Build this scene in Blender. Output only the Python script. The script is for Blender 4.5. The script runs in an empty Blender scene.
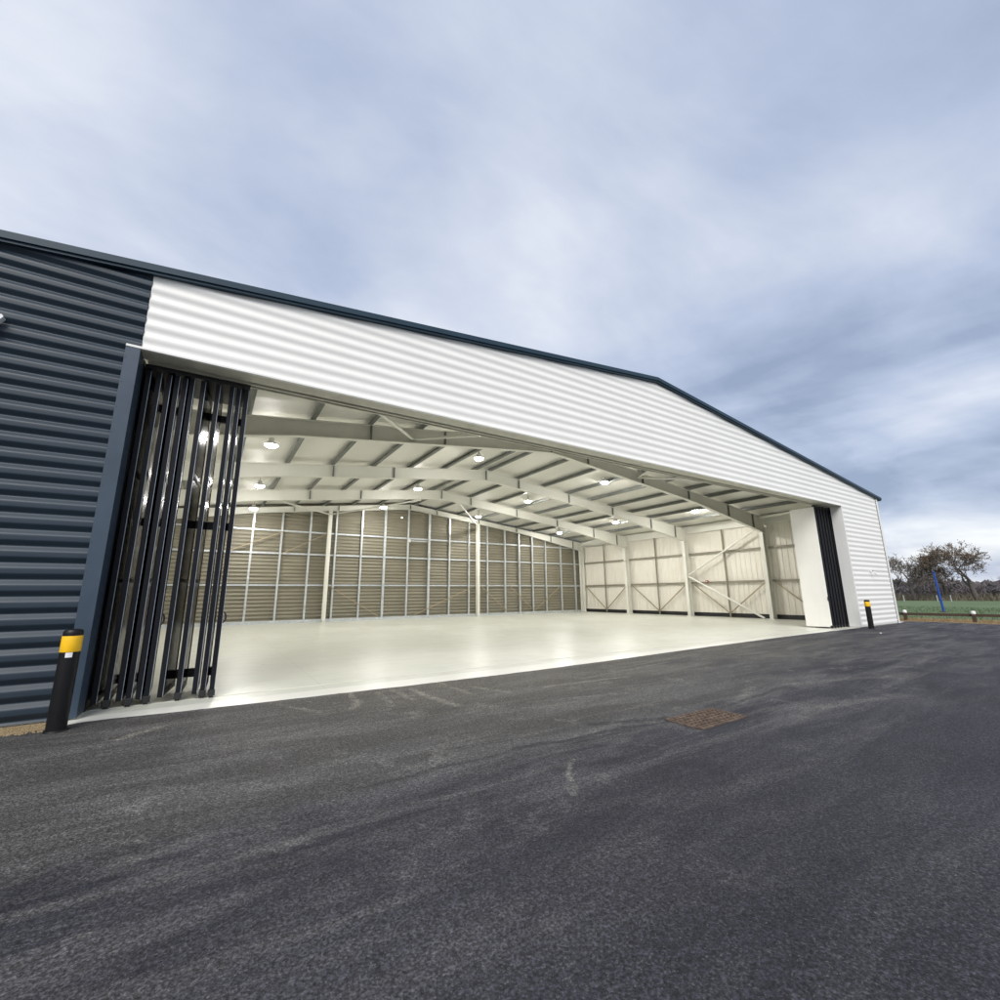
import bpy, math, random
from mathutils import Vector, Matrix, noise
R = math.radians
SC = bpy.context.scene
COL = SC.collection
rnd = random.Random(7)

# ------------------------------------------------------------------ node helpers
class NT:
    def __init__(s, tree): s.t = tree; s.n = tree.nodes; s.l = tree.links
    def node(s, typ, **kw):
        nd = s.n.new(typ)
        for k, v in kw.items(): setattr(nd, k, v)
        return nd
    def put(s, sock, v):
        if isinstance(v, bpy.types.NodeSocket): s.l.new(v, sock)
        elif v is not None: sock.default_value = v
    def math(s, op, a, b=None, c=None, clamp=False):
        nd = s.node('ShaderNodeMath', operation=op, use_clamp=clamp)
        for i, v in enumerate((a, b, c)): s.put(nd.inputs[i], v) if v is not None else None
        return nd.outputs[0]
    def vec(s, op, a, b=None):
        nd = s.node('ShaderNodeVectorMath', operation=op)
        s.put(nd.inputs[0], a)
        if b is not None: s.put(nd.inputs[1], b)
        return nd
    def noise(s, vec, scale, detail=4, rough=.55, dist=0.0):
        nd = s.node('ShaderNodeTexNoise')
        s.put(nd.inputs['Vector'], vec); nd.inputs['Scale'].default_value = scale
        nd.inputs['Detail'].default_value = detail; nd.inputs['Roughness'].default_value = rough
        nd.inputs['Distortion'].default_value = dist
        return nd.outputs['Fac']
    def ramp(s, fac, *stops):
        nd = s.node('ShaderNodeValToRGB')
        e = nd.color_ramp.elements
        while len(e) < len(stops): e.new(.5)
        for q, (p, c) in zip(e, stops):
            q.position = p; q.color = (c, c, c, 1) if isinstance(c, (int, float)) else (*c, 1)
        s.put(nd.inputs[0], fac); return nd.outputs[0]
    def mix(s, f, a, b, mode='MIX'):
        nd = s.node('ShaderNodeMix', data_type='RGBA', blend_type=mode)
        s.put(nd.inputs[0], f)
        for sock, v in ((nd.inputs[6], a), (nd.inputs[7], b)):
            if isinstance(v, tuple) and len(v) == 3: v = (*v, 1)
            s.put(sock, v)
        return nd.outputs[2]
    def maprange(s, v, a, b, c=0., d=1.):
        nd = s.node('ShaderNodeMapRange', interpolation_type='SMOOTHSTEP')
        s.put(nd.inputs[0], v)
        for i, q in enumerate((a, b, c, d)): nd.inputs[i + 1].default_value = q
        return nd.outputs[0]
    def scalevec(s, v, xyz, rot=(0, 0, 0)):
        nd = s.node('ShaderNodeMapping'); s.put(nd.inputs[0], v)
        nd.inputs['Scale'].default_value = xyz; nd.inputs['Rotation'].default_value = rot
        return nd.outputs[0]

def mat(name, col, rough=.5, metal=0., var=.08, scale=3., bump=0., bscale=60., spec=.5, coat=0., stretch=(1, 1, 1), grime=0.):
    m = bpy.data.materials.new(name); m.use_nodes = True
    t = NT(m.node_tree); b = t.n['Principled BSDF']
    tc = t.node('ShaderNodeTexCoord').outputs['Object']
    v = t.scalevec(tc, stretch)
    n = t.noise(v, scale, 5, .6)
    lo = tuple(max(0, c * (1 - var)) for c in col); hi = tuple(min(1, c * (1 + var)) for c in col)
    c = t.mix(t.ramp(n, (.3, 0.), (.7, 1.)), lo, hi)
    if grime:
        g = t.noise(t.scalevec(tc, (6, 6, .5)), 1.2, 6, .65)
        c = t.mix(t.math('MULTIPLY', t.ramp(g, (.5, 0.), (.8, 1.)), grime), c, tuple(q * .45 + .02 for q in col))
    t.put(b.inputs['Base Color'], c)
    r = t.math('ADD', t.math('MULTIPLY', t.noise(tc, scale * 4, 3), .16), rough - .08)
    t.put(b.inputs['Roughness'], r)
    b.inputs['Metallic'].default_value = metal
    b.inputs['Specular IOR Level'].default_value = spec
    if coat: b.inputs['Coat Weight'].default_value = coat; b.inputs['Coat Roughness'].default_value = .08
    if bump:
        bn = t.node('ShaderNodeBump'); bn.inputs['Strength'].default_value = bump; bn.inputs['Distance'].default_value = .01
        t.put(bn.inputs['Height'], t.noise(tc, bscale, 4)); t.put(b.inputs['Normal'], bn.outputs[0])
    return m

M = {}
M['dark_clad'] = mat('dark_blue_coated_steel', (.020, .034, .051), .44, 0, .10, .7, grime=.2, spec=.4)
M['white_clad'] = mat('white_coated_steel', (.82, .81, .785), .42, 0, .025, .5, grime=.05)
M['verge'] = mat('slate_blue_flashing', (.018, .042, .066), .42, 0, .12, .9, spec=.3)
M['jamb'] = mat('grey_blue_flashing', (.040, .062, .092), .36, 0, .12, 1.2, grime=.35)
M['white_flash'] = mat('white_flashing', (.79, .79, .77), .4, 0, .03, 1., grime=.08)
M['soffit'] = mat('soffit_sheet', (.62, .61, .53), .5, 0, .10, 2., grime=.2)
M['cream'] = mat('cream_painted_steel', (.72, .715, .65), .45, 0, .04, 1.2, grime=.05)
M['liner'] = mat('cream_roof_liner', (.74, .73, .67), .55, 0, .05, .4)
M['purlin'] = mat('dark_galvanised_purlin', (.17, .18, .165), .5, .2, .2, 2.)
M['galv'] = mat('galvanised_steel', (.55, .58, .60), .42, .45, .15, 5.)
M['rail'] = mat('grey_brown_wall_rail', (.25, .235, .18), .5, .1, .15, 3.)
M['brace'] = mat('tan_steel_angle', (.34, .28, .18), .5, .1, .15, 3.)
M['back'] = mat('beige_backing_sheet', (.205, .188, .138), .55, 0, .08, .8, grime=.15)
M['side'] = mat('cream_wall_liner', (.73, .70, .62), .5, 0, .04, .8, grime=.02)
M['black'] = mat('black_metal', (.012, .012, .014), .4, 0, .25, 4.)
M['leaf'] = mat('charcoal_frame', (.006, .0065, .010), .5, 0, .2, 3., spec=.22)
M['panel'] = mat('dark_gloss_panel', (.008, .0072, .0075), .20, 0, .25, 1.5, spec=.015)
M['edge'] = mat('brushed_edge_trim', (.46, .53, .62), .35, .6, .15, 6.)
M['white_leaf'] = mat('white_door_panel', (.78, .77, .73), .45, 0, .03, .8, grime=.08)
M['yellow'] = mat('yellow_reflective_band', (.90, .52, .01), .4, 0, .06, 9.)
M['bollard'] = mat('black_bollard_plastic', (.005, .005, .006), .45, 0, .3, 6., bump=.1, spec=.3)
M['white'] = mat('white_paint', (.8, .8, .8), .4, 0, .04, 4.)
M['lamp'] = mat('white_lamp_housing', (.7, .7, .68), .4, 0, .05, 4.)
M['red'] = mat('dull_red_plastic', (.30, .05, .03), .4, 0, .1, 6.)
M['timber'] = mat('weathered_timber', (.060, .040, .025), .8, 0, .35, 9., bump=.5, stretch=(3, 1, 3))
M['blue'] = mat('blue_paint', (.006, .055, .30), .45, 0, .15, 5.)
M['bark'] = mat('grey_brown_bark', (.085, .074, .066), .9, 0, .3, 4., bump=.6, bscale=25)
M['twig'] = mat('dark_twigs', (.115, .098, .088), .9, 0, .3, 2.)
M['leaves'] = mat('dry_brown_leaves', (.135, .085, .042), .8, 0, .45, 1.5)
M['dry'] = mat('dry_grass', (.26, .19, .10), .9, 0, .4, 2.)
M['guard'] = mat('pale_grey_plastic', (.34, .37, .36), .6, 0, .1, 3.)
M['rough'] = mat('dead_grass', (.15, .128, .09), .9, 0, .4, .6)
M['grassb'] = mat('grass_blades', (.098, .145, .072), .8, 0, .4, 1.)
M['hedge'] = mat('bare_hedge', (.105, .092, .098), .9, 0, .4, .5)
M['stone'] = mat('pale_stone', (.6, .58, .54), .8, 0, .15, 20.)

def m_emit(name, col, s):
    m = bpy.data.materials.new(name); m.use_nodes = True
    b = m.node_tree.nodes['Principled BSDF']
    b.inputs['Base Color'].default_value = (.8, .8, .8, 1)
    b.inputs['Emission Color'].default_value = (*col, 1); b.inputs['Emission Strength'].default_value = s
    return m
M['lit'] = m_emit('lit_lamp_lens', (1., .97, .925), 285)
M['dim'] = m_emit('small_lit_lens', (1., .97, .9), 2.5)

def m_rust():
    m = bpy.data.materials.new('rusty_cast_iron'); m.use_nodes = True
    t = NT(m.node_tree); b = t.n['Principled BSDF']; tc = t.node('ShaderNodeTexCoord').outputs['Object']
    n = t.noise(tc, 9, 6, .65)
    c = t.ramp(n, (.25, (.035, .026, .020)), (.5, (.088, .060, .043)), (.75, (.19, .135, .095)))
    t.put(b.inputs['Base Color'], c); b.inputs['Roughness'].default_value = .85
    return m
M['rust'] = m_rust()

def m_floor():
    m = bpy.data.materials.new('sealed_concrete'); m.use_nodes = True
    t = NT(m.node_tree); b = t.n['Principled BSDF']; tc = t.node('ShaderNodeTexCoord').outputs['Object']
    big = t.noise(tc, .22, 5, .6, .6); mid = t.noise(t.scalevec(tc, (1, 2.2, 1), (0, 0, .5)), 1.1, 6, .62, .8); fine = t.noise(tc, 14, 4)
    c = t.ramp(big, (.3, (.52, .535, .47)), (.7, (.63, .64, .575)))
    c = t.mix(t.math('MULTIPLY', t.ramp(mid, (.48, 0.), (.75, 1.)), .40), c, (.45, .44, .38))
    c = t.mix(t.math('MULTIPLY', t.ramp(fine, (.4, 0.), (.7, 1.)), .14), c, (.44, .43, .38))
    sxy = t.node('ShaderNodeSeparateXYZ'); t.put(sxy.inputs[0], tc)
    jl = None
    for k, off in ((0, .9), (1, 2.4)):
        d = t.math('ABSOLUTE', t.math('SUBTRACT', t.math('FRACT', t.math('DIVIDE', t.math('ADD', sxy.outputs[k], off), 5.7)), .5))
        q = t.maprange(d, .0008, .0022, 1., 0.); jl = q if jl is None else t.math('MAXIMUM', jl, q)
    c = t.mix(t.math('MULTIPLY', jl, .30), c, (.22, .21, .18))
    tr = t.noise(t.scalevec(tc, (.9, .16, 1), (0, 0, .35)), 1.5, 6, .6, 1.2)
    c = t.mix(t.math('MULTIPLY', t.ramp(tr, (.57, 0.), (.68, 1.)), .16), c, (.33, .32, .29))
    c = t.mix(t.math('MULTIPLY', t.maprange(sxy.outputs[1], .10, .06), .7), c, (.74, .73, .68))
    t.put(b.inputs['Base Color'], c)
    r = t.math('ADD', t.math('MULTIPLY', mid, .22), .21)
    t.put(b.inputs['Roughness'], r)
    bn = t.node('ShaderNodeBump'); bn.inputs['Strength'].default_value = .06; bn.inputs['Distance'].default_value = .02
    t.put(bn.inputs['Height'], t.noise(tc, 3.2, 3)); t.put(b.inputs['Normal'], bn.outputs[0])
    return m
M['floor'] = m_floor()

MARKS = [  # pale scuffs: (a, b, half width, strength)
    ((2.21, -.50), (2.15, -1.28), .05, .85), ((2.15, -1.28), (1.96, -1.67), .06, .7), ((2.62, -.81), (2.51, -1.84), .05, .5),
    ((2.90, -.71), (2.95, -1.67), .05, .55), ((3.23, -.84), (3.23, -1.61), .06, .9), ((3.23, -1.61), (3.37, -2.36), .07, .85),
    ((3.88, -.63), (3.88, -1.80), .05, .55), ((4.16, -1.29), (4.50, -2.04), .06, .5), ((5.27, -2.08), (7.18, -2.24), .05, .65),
    ((4.38, -2.84), (6.06, -3.24), .05, .35), ((3.28, -5.04), (2.70, -5.64), .025, .6), ((-.71, -1.57), (-.41, -1.20), .06, .7),
    ((1.10, -.78), (1.53, -1.58), .05, .45), ((6.3, -1.9), (9.5, -1.5), .04, .5), ((7.6, -1.45), (11.5, -1.05), .03, .5),
    ((9.0, -4.45), (12.0, -5.3), .09, .3), ((7.3, -5.4), (9.6, -5.9), .09, .25), ((7.0, -4.7), (8.2, -4.2), .07, .5),
]
SEAMS = [((1.2, -4.52), (3.0, -4.50), .035, .6), ((3.0, -4.50), (5.23, -4.71), .045, .75), ((6.3, -4.75), (8.95, -4.50), .035, .6),
         ((4.3, -4.30), (5.3, -4.60), .07, .75), ((6.2, -4.66), (6.75, -4.55), .08, .6)]

def m_asphalt():
    m = bpy.data.materials.new('asphalt'); m.use_nodes = True
    t = NT(m.node_tree); b = t.n['Principled BSDF']; tc = t.node('ShaderNodeTexCoord').outputs['Object']
    grain = t.noise(tc, 58, 3, .75); g2 = t.noise(tc, 24, 4, .75); big = t.noise(tc, .28, 4, .55, .6)
    vo = t.node('ShaderNodeTexVoronoi'); t.put(vo.inputs['Vector'], tc); vo.inputs['Scale'].default_value = 85
    streak = t.noise(t.scalevec(tc, (.30, 1.5, 1), (0, 0, .12)), 1.3, 7, .68, .7)
    streak2 = t.noise(t.scalevec(tc, (.35, 2.6, 1), (0, 0, -.35)), 1.0, 6, .7, .5)
    patch = t.noise(tc, 1.5, 7, .72, .3)
    c = t.ramp(big, (.3, (.016, .016, .022)), (.7, (.034, .034, .043)))
    sx = t.node('ShaderNodeSeparateXYZ'); t.put(sx.inputs[0], tc)
    fore = t.maprange(sx.outputs[1], -7.2, -4.4, .22, 1.)
    lay = t.math('MULTIPLY', t.maprange(t.math('ADD', sx.outputs[1], t.math('MULTIPLY', t.math('SUBTRACT', patch, .5), .8)), -5.0, -4.25), t.maprange(sx.outputs[0], 12., 6.))
    c = t.mix(t.math('MULTIPLY', lay, .75), c, (.060, .057, .052))
    dust = t.math('MULTIPLY', t.math('MULTIPLY', t.ramp(streak, (.44, 0.), (.68, 1.)), .65), fore)
    c = t.mix(dust, c, (.120, .118, .120))
    c = t.mix(t.math('MULTIPLY', t.math('MULTIPLY', t.ramp(streak2, (.52, 0.), (.74, 1.)), .6), fore), c, (.15, .145, .135))
    c = t.mix(t.math('MULTIPLY', t.math('MULTIPLY', t.ramp(patch, (.57, 0.), (.72, 1.)), .5), fore), c, (.22, .215, .20))
    # brownish dust trodden out along the slab
    sx = t.node('ShaderNodeSeparateXYZ'); t.put(sx.inputs[0], tc)
    near = t.math('MULTIPLY', t.maprange(sx.outputs[1], -4.6, -1.0), t.maprange(sx.outputs[0], -1.0, 4.0))
    near = t.math('MULTIPLY', near, t.maprange(sx.outputs[0], 22, 12))
    near = t.math('MULTIPLY', near, t.ramp(t.noise(t.scalevec(tc, (.4, 1.4, 1)), 1.1, 6, .7), (.36, .25), (.66, 1.)))
    c = t.mix(t.math('MULTIPLY', near, .55), c, (.135, .125, .098))
    dirt = t.ramp(t.noise(tc, 5.5, 6, .75), (.36, 0.), (.60, 1.))
    def seg(a, bb, w, soft):
        a3 = Vector((*a, 0)); ba = Vector((*bb, 0)) - a3
        wob = t.vec('SCALE', t.vec('SUBTRACT', wobv, (.5, .5, .5)).outputs[0]); wob.inputs[3].default_value = .22
        p = t.vec('ADD', t.vec('MULTIPLY', tc, (1, 1, 0)).outputs[0], wob.outputs[0]).outputs[0]
        pa = t.vec('SUBTRACT', p, tuple(a3)).outputs[0]
        h = t.math('DIVIDE', t.vec('DOT_PRODUCT', pa, tuple(ba)).outputs['Value'], ba.length_squared, clamp=True)
        sc = t.vec('SCALE', tuple(ba)); t.put(sc.inputs[3], h)
        q = t.vec('MULTIPLY', t.vec('SUBTRACT', pa, sc.outputs[0]).outputs[0], (1, 1, 0)).outputs[0]
        d = t.vec('LENGTH', q).outputs['Value']
        return t.maprange(d, w * (1 - soft), w * (1 + soft), 1., 0.)
    wn = t.node('ShaderNodeTexNoise'); t.put(wn.inputs['Vector'], tc); wn.inputs['Scale'].default_value = 1.7; wn.inputs['Detail'].default_value = 5
    wobv = wn.outputs['Color']
    pale = None
    for a, bb, w, s in MARKS:
        k = t.math('MULTIPLY', seg(a, bb, w, .8), s)
        pale = k if pale is None else t.math('MAXIMUM', pale, k)
    c = t.mix(t.math('MULTIPLY', t.math('MULTIPLY', pale, dirt), .62), c, (.30, .285, .24))
    dk = None
    for a, bb, w, s in SEAMS:
        k = t.math('MULTIPLY', seg(a, bb, w, .7), s)
        dk = k if dk is None else t.math('MAXIMUM', dk, k)
    c = t.mix(t.math('MULTIPLY', dk, t.ramp(t.noise(tc, 9, 5, .7), (.3, .2), (.5, 1.))), c, (.016, .016, .02))
    # aggregate
    gr = t.ramp(grain, (.32, .22), (.50, .90), (.66, 2.25))
    c = t.mix(1., c, gr, 'MULTIPLY')
    c = t.mix(1., c, t.ramp(g2, (.34, .62), (.66, 1.42)), 'MULTIPLY')
    sp = t.ramp(t.noise(tc, 95, 2, .5), (.64, 0.), (.73, 1.))
    c = t.mix(t.math('MULTIPLY', sp, .32), c, (.32, .31, .29))
    t.put(b.inputs['Base Color'], c)
    b.inputs['Roughness'].default_value = .80; b.inputs['Specular IOR Level'].default_value = .30
    h = t.math('ADD', t.math('MULTIPLY', vo.outputs['Distance'], .7), t.math('ADD', grain, t.math('MULTIPLY', dk, -1.5)))
    bn = t.node('ShaderNodeBump'); bn.inputs['Strength'].default_value = .75; bn.inputs['Distance'].default_value = .012
    t.put(bn.inputs['Height'], h); t.put(b.inputs['Normal'], bn.outputs[0])
    return m
M['asphalt'] = m_asphalt()

def m_ground(name, c1, c2, c3, s):
    m = bpy.data.materials.new(name); m.use_nodes = True
    t = NT(m.node_tree); b = t.n['Principled BSDF']; tc = t.node('ShaderNodeTexCoord').outputs['Object']
    a = t.noise(tc, s, 6, .65); f = t.noise(tc, s * 14, 5, .7)
    c = t.ramp(a, (.35, c1), (.65, c2)); c = t.mix(t.ramp(f, (.5, 0.), (.72, .8)), c, c3)
    t.put(b.inputs['Base Color'], c); b.inputs['Roughness'].default_value = .9; b.inputs['Specular IOR Level'].default_value = .1
    bn = t.node('ShaderNodeBump'); bn.inputs['Strength'].default_value = .8; bn.inputs['Distance'].default_value = .05
    t.put(bn.inputs['Height'], f); t.put(b.inputs['Normal'], bn.outputs[0])
    return m
M['field'] = m_ground('field_grass', (.095, .140, .072), (.125, .172, .095), (.155, .150, .098), .12)
M['verge_soil'] = m_ground('dry_verge', (.20, .135, .065), (.30, .21, .11), (.11, .085, .045), .8)
M['gravel'] = m_ground('tan_gravel', (.34, .26, .15), (.46, .36, .22), (.20, .15, .09), 4.)
M['path'] = m_ground('pale_concrete_path', (.42, .41, .38), (.50, .49, .45), (.34, .33, .30), .9)

# ------------------------------------------------------------------ mesh helpers
ORG = {}
class MB:
    def __init__(s): s.v = []; s.f = []
    def add(s, vs, fs):
        k = len(s.v); s.v += [tuple(v) for v in vs]; s.f += [tuple(i + k for i in f) for f in fs]; return s
    def box(s, x0, x1, y0, y1, z0, z1, b=0.0):
        if b:
            xs = (x0, x0 + b, x1 - b, x1); ys = (y0, y0 + b, y1 - b, y1); zs = (z0, z0 + b, z1 - b, z1)
            vs = []; idx = {}
            def q(i, j, k):
                if (i, j, k) not in idx: idx[(i, j, k)] = len(vs); vs.append((xs[i], ys[j], zs[k]))
                return idx[(i, j, k)]
            fs = []
            for k, o in ((0, 0), (3, 1)):
                fs.append([q(1, 1, k), q(1, 2, k), q(2, 2, k), q(2, 1, k)][::-1 if o else 1])
                fs.append([q(1, k, 1), q(2, k, 1), q(2, k, 2), q(1, k, 2)][::-1 if o else 1])
                fs.append([q(k, 1, 1), q(k, 1, 2), q(k, 2, 2), q(k, 2, 1)][::-1 if o else 1])
            for i, ii in ((0, 1), (3, 2)):
                for j, jj in ((0, 1), (3, 2)):
                    fs.append([q(i, jj, 1), q(i, jj, 2), q(ii, j, 2), q(ii, j, 1)])
                    fs.append([q(i, 1, jj), q(i, 2, jj), q(ii, 2, j), q(ii, 1, j)])
                    fs.append([q(1, i, jj), q(2, i, jj), q(2, ii, j), q(1, ii, j)])
                    for k, kk in ((0, 1), (3, 2)): fs.append([q(i, jj, kk), q(ii, j, kk), q(ii, jj, k)])
            return s.add(vs, fs)
        vs = [(x, y, z) for x in (x0, x1) for y in (y0, y1) for z in (z0, z1)]
        return s.add(vs, [(0, 1, 3, 2), (4, 6, 7, 5), (0, 4, 5, 1), (2, 3, 7, 6), (0, 2, 6, 4), (1, 5, 7, 3)])
    def bar(s, a, b, w, h, up=(0, 0, 1)):
        a, b = Vector(a), Vector(b); d = (b - a).normalized(); u = Vector(up)
        if abs(d.dot(u)) > .98: u = Vector((0, 1, 0))
        r = d.cross(u).normalized(); u = r.cross(d).normalized()
        o = [r * w / 2 * i + u * h / 2 * j for i, j in ((-1, -1), (1, -1), (1, 1), (-1, 1))]
        return s.add([a + q for q in o] + [b + q for q in o], [(3, 2, 1, 0), (4, 5, 6, 7)] + [(i, (i + 1) % 4, (i + 1) % 4 + 4, i + 4) for i in range(4)])
    def tube(s, pts, rs, n=8, caps=True):
        pts = [Vector(p) for p in pts]
        if not isinstance(rs, (list, tuple)): rs = [rs] * len(pts)
        k = len(s.v); pr = None
        for i, (p, r) in enumerate(zip(pts, rs)):
            d = (pts[min(i + 1, len(pts) - 1)] - pts[max(i - 1, 0)]).normalized()
            if pr is None: pr = d.orthogonal().normalized()
            else: pr = (pr - d * pr.dot(d)).normalized()
            q = d.cross(pr)
            for j in range(n):
                a = 2 * math.pi * j / n
                s.v.append(tuple(p + (pr * math.cos(a) + q * math.sin(a)) * r))
        for i in range(len(pts) - 1):
            for j in range(n):
                s.f.append((k + i * n + j, k + i * n + (j + 1) % n, k + (i + 1) * n + (j + 1) % n, k + (i + 1) * n + j))
        if caps:
            s.f.append(tuple(k + j for j in range(n))[::-1]); s.f.append(tuple(k + (len(pts) - 1) * n + j for j in range(n)))
        return s
    def lathe(s, c, prof, n=24):
        k = len(s.v); c = Vector(c)
        for r, z in prof:
            for j in range(n):
                a = 2 * math.pi * j / n; s.v.append((c.x + r * math.cos(a), c.y + r * math.sin(a), c.z + z))
        for i in range(len(prof) - 1):
            for j in range(n):
                s.f.append((k + i * n + j, k + i * n + (j + 1) % n, k + (i + 1) * n + (j + 1) % n, k + (i + 1) * n + j))
        s.f.append(tuple(k + j for j in range(n))[::-1]); s.f.append(tuple(k + (len(prof) - 1) * n + j for j in range(n)))
        return s
    def build(s, name, m, parent=None, smooth=False, loc=(0, 0, 0)):
        o0 = ORG.get(parent.name, Vector((0, 0, 0))) if parent else Vector(loc)
        me = bpy.data.meshes.new(name)
        me.from_pydata([tuple(Vector(v) - o0) for v in s.v], [], s.f)
        me.materials.append(m if not isinstance(m, str) else M[m]); me.update()
        if smooth is True:
            me.polygons.foreach_set('use_smooth', [True] * len(me.polygons))
        elif smooth:
            me.polygons.foreach_set('use_smooth', [True] * len(me.polygons))
            try: me.set_sharp_from_angle(angle=R(smooth))
            except Exception: pass
        ob = bpy.data.objects.new(name, me); COL.objects.link(ob)
        if parent: ob.parent = parent
        else: ob.location = o0
        ORG[ob.name] = o0
        return ob

def tag(o, label=None, cat=None, group=None, kind=None):
    for k, v in (('label', label), ('category', cat), ('group', group), ('kind', kind)):
        if v: o[k] = v
    return o
def empty(name, loc, label, cat, group=None):
    o = bpy.data.objects.new(name, None); COL.objects.link(o); o.location = loc; o.empty_display_size = .3
    ORG[o.name] = Vector(loc); return tag(o, label, cat, group)
def kids(o): return [c for c in list(bpy.data.objects) if c.parent == o]
def copy_thing(root, loc, label):
    r = root.copy(); COL.objects.link(r); r.location = loc; r['label'] = label; ORG[r.name] = Vector(loc)
    for ch in kids(root):
        c = ch.copy(); COL.objects.link(c); c.parent = r
        for g in kids(ch):
            d = g.copy(); COL.objects.link(d); d.parent = c
    return r

# ------------------------------------------------------------------ the hangar
XR = 12.0; SL = .116; XL0, XR0 = -6.05, 30.05; YB = 22.5
def roofz(x, zr): return zr - SL * abs(x - XR)
OL, OR_, HH = -1.38, 25.25, 5.67
hangar = empty('hangar', (12, 11, 0), 'wide steel hangar with dark left wall, white header and open folding doors', 'hangar')

PITCH = .2315; AMP = .021
def prof(z):                                    # rounded trapezoid, crest outwards (-y)
    p = ((z - .06) / PITCH) % 1.0
    if EXP == 0:                                # deep trapezoid: underside, crest, upper slope, valley
        for (a, ya), (b, yb) in zip(TRAP, TRAP[1:]):
            if a <= p <= b: return ya + (yb - ya) * (p - a) / (b - a)
    w = math.sin(2 * math.pi * p); w = math.copysign(abs(w) ** EXP, w)
    return -.038 + AMP - AMP * w
EXP = 0
TRAP = [(0, -.004), (.02, -.006), (.30, -.048), (.34, -.0505), (.50, -.051), (.515, -.048), (.53, -.051), (.64, -.050), (.69, -.046), (.93, -.006), (.97, -.003), (1, -.004)]
NS = 25
def zs(z0, z1):
    n = int(z1 / PITCH * NS) + 2; out = [z0]
    for i in range(n):
        z = i * PITCH / NS
        if z0 + 1e-3 < z < z1 - 1e-3: out.append(z)
    return out + [z1]
def front_sheet(mb, x0, x1, z0, z1, ztop=8.64):
    rows = []
    for z in zs(z0, z1):
        half = (ztop - z) / SL; a, b = max(x0, XR - half), min(x1, XR + half)
        if b - a < .02: break
        rows.append((a, b, prof(z), z))
    k = len(mb.v)
    for a, b, y, z in rows: mb.v += [(a, y, z), (b, y, z)]
    for i in range(len(rows) - 1):
        q = k + 2 * i; mb.f.append((q, q + 1, q + 3, q + 2))
mb = MB(); front_sheet(mb, XL0, OL - .002, HH, 8.6); front_sheet(mb, XL0, OL - .12, .02, HH)
def side_sheet(mb, x, sgn, y0, y1, z1):
    k = len(mb.v); Z = zs(.02, z1)
    for z in Z: mb.v += [(x - sgn * prof(z), y0, z), (x - sgn * prof(z), y1, z)]
    for i in range(len(Z) - 1):
        q = k + 2 * i; mb.f.append((q, q + 1, q + 3, q + 2))
side_sheet(mb, XL0, -1, 0, YB, 6.5)
mb.build('dark_cladding', 'dark_clad', hangar, 28)
AMP, EXP = .0088, .95
mb = MB(); front_sheet(mb, OL, 29.90, HH + .02, 8.6); front_sheet(mb, OR_ + .005, 29.90, .02, HH + .02); side_sheet(mb, XR0 - .06, 1, .12, YB, 6.5)
mb.build('white_cladding', 'white_clad', hangar, True)
# structure behind the front sheets (closes the wall, hides no view)
MB().box(XL0 + .05, OL - .08, .02, .10, 0.02, 6.5).build('wall_core', 'soffit', hangar)
MB().box(OR_ + .10, 29.8, .04, .12, 0.02, 6.5).build('wall_core', 'soffit', hangar)
mb = MB()
for x0, x1 in ((XL0 + .2, XR), (XR, XR0 - .2)):
    za0, za1 = roofz(x0, 8.40), roofz(x1, 8.40)
    mb.add([(x0, .34, HH + .03), (x1, .34, HH + .03), (x1, .34, za1), (x0, .34, za0), (x0, .38, HH + .03), (x1, .38, HH + .03), (x1, .38, za1), (x0, .38, za0)],
           [(0, 1, 2, 3), (7, 6, 5, 4), (0, 4, 5, 1), (3, 2, 6, 7)])
mb.build('header_liner', 'liner', hangar)
mb = MB().box(OL, OR_, .0, .34, HH + .003, HH + .024)
for i in range(17):
    x = OL + 1.6 + i * 1.6; mb.box(x - .004, x + .004, .01, .335, HH - .001, HH + .003)
mb.build('header_soffit', 'soffit', hangar)
MB().box(OL - .19, OR_, -.076, .0, HH - .012, HH + .03, .004).build('header_trim', 'white_flash', hangar)
mb = MB().box(OL - .19, OL, -.068, -.061, .02, HH - .014).box(OL - .006, OL, -.061, .42, .02, HH)
for i in range(13): mb.box(OL - .175, OL - .163, -.073, -.067, .3 + i * .43, .312 + i * .43)
mb.build('jamb_flashing', 'jamb', hangar)
MB().box(OL - .03, OL + .006, .42, 1.62, .002, HH + .02).build('jamb_return', 'leaf', hangar)
MB().box(OR_ + .03, OR_ + .06, .42, 1.62, .002, HH + .02).build('jamb_return', 'leaf', hangar)
MB().box(OR_, OR_ + .006, -.05, .42, .02, HH).build('jamb_reveal', 'white_flash', hangar)
MB().box(OR_ + .006, OR_ + .09, -.05, -.044, .02, HH).build('jamb_trim', 'white_flash', hangar)
MB().box(29.86, XR0 + .02, -.056, -.046, .02, 6.62).box(XR0 + .01, XR0 + .02, -.046, .14, .02, 6.62).build('corner_flashing', 'white_flash', hangar)
mb = MB().box(29.84, 29.98, -.024, -.002, .02, 6.55)
for i in range(28): mb.box(29.812, 29.862, -.053, -.03, .06 + PITCH * (i + .16), .06 + PITCH * (i + .42))
mb.build('profile_filler', 'black', hangar)
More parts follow.
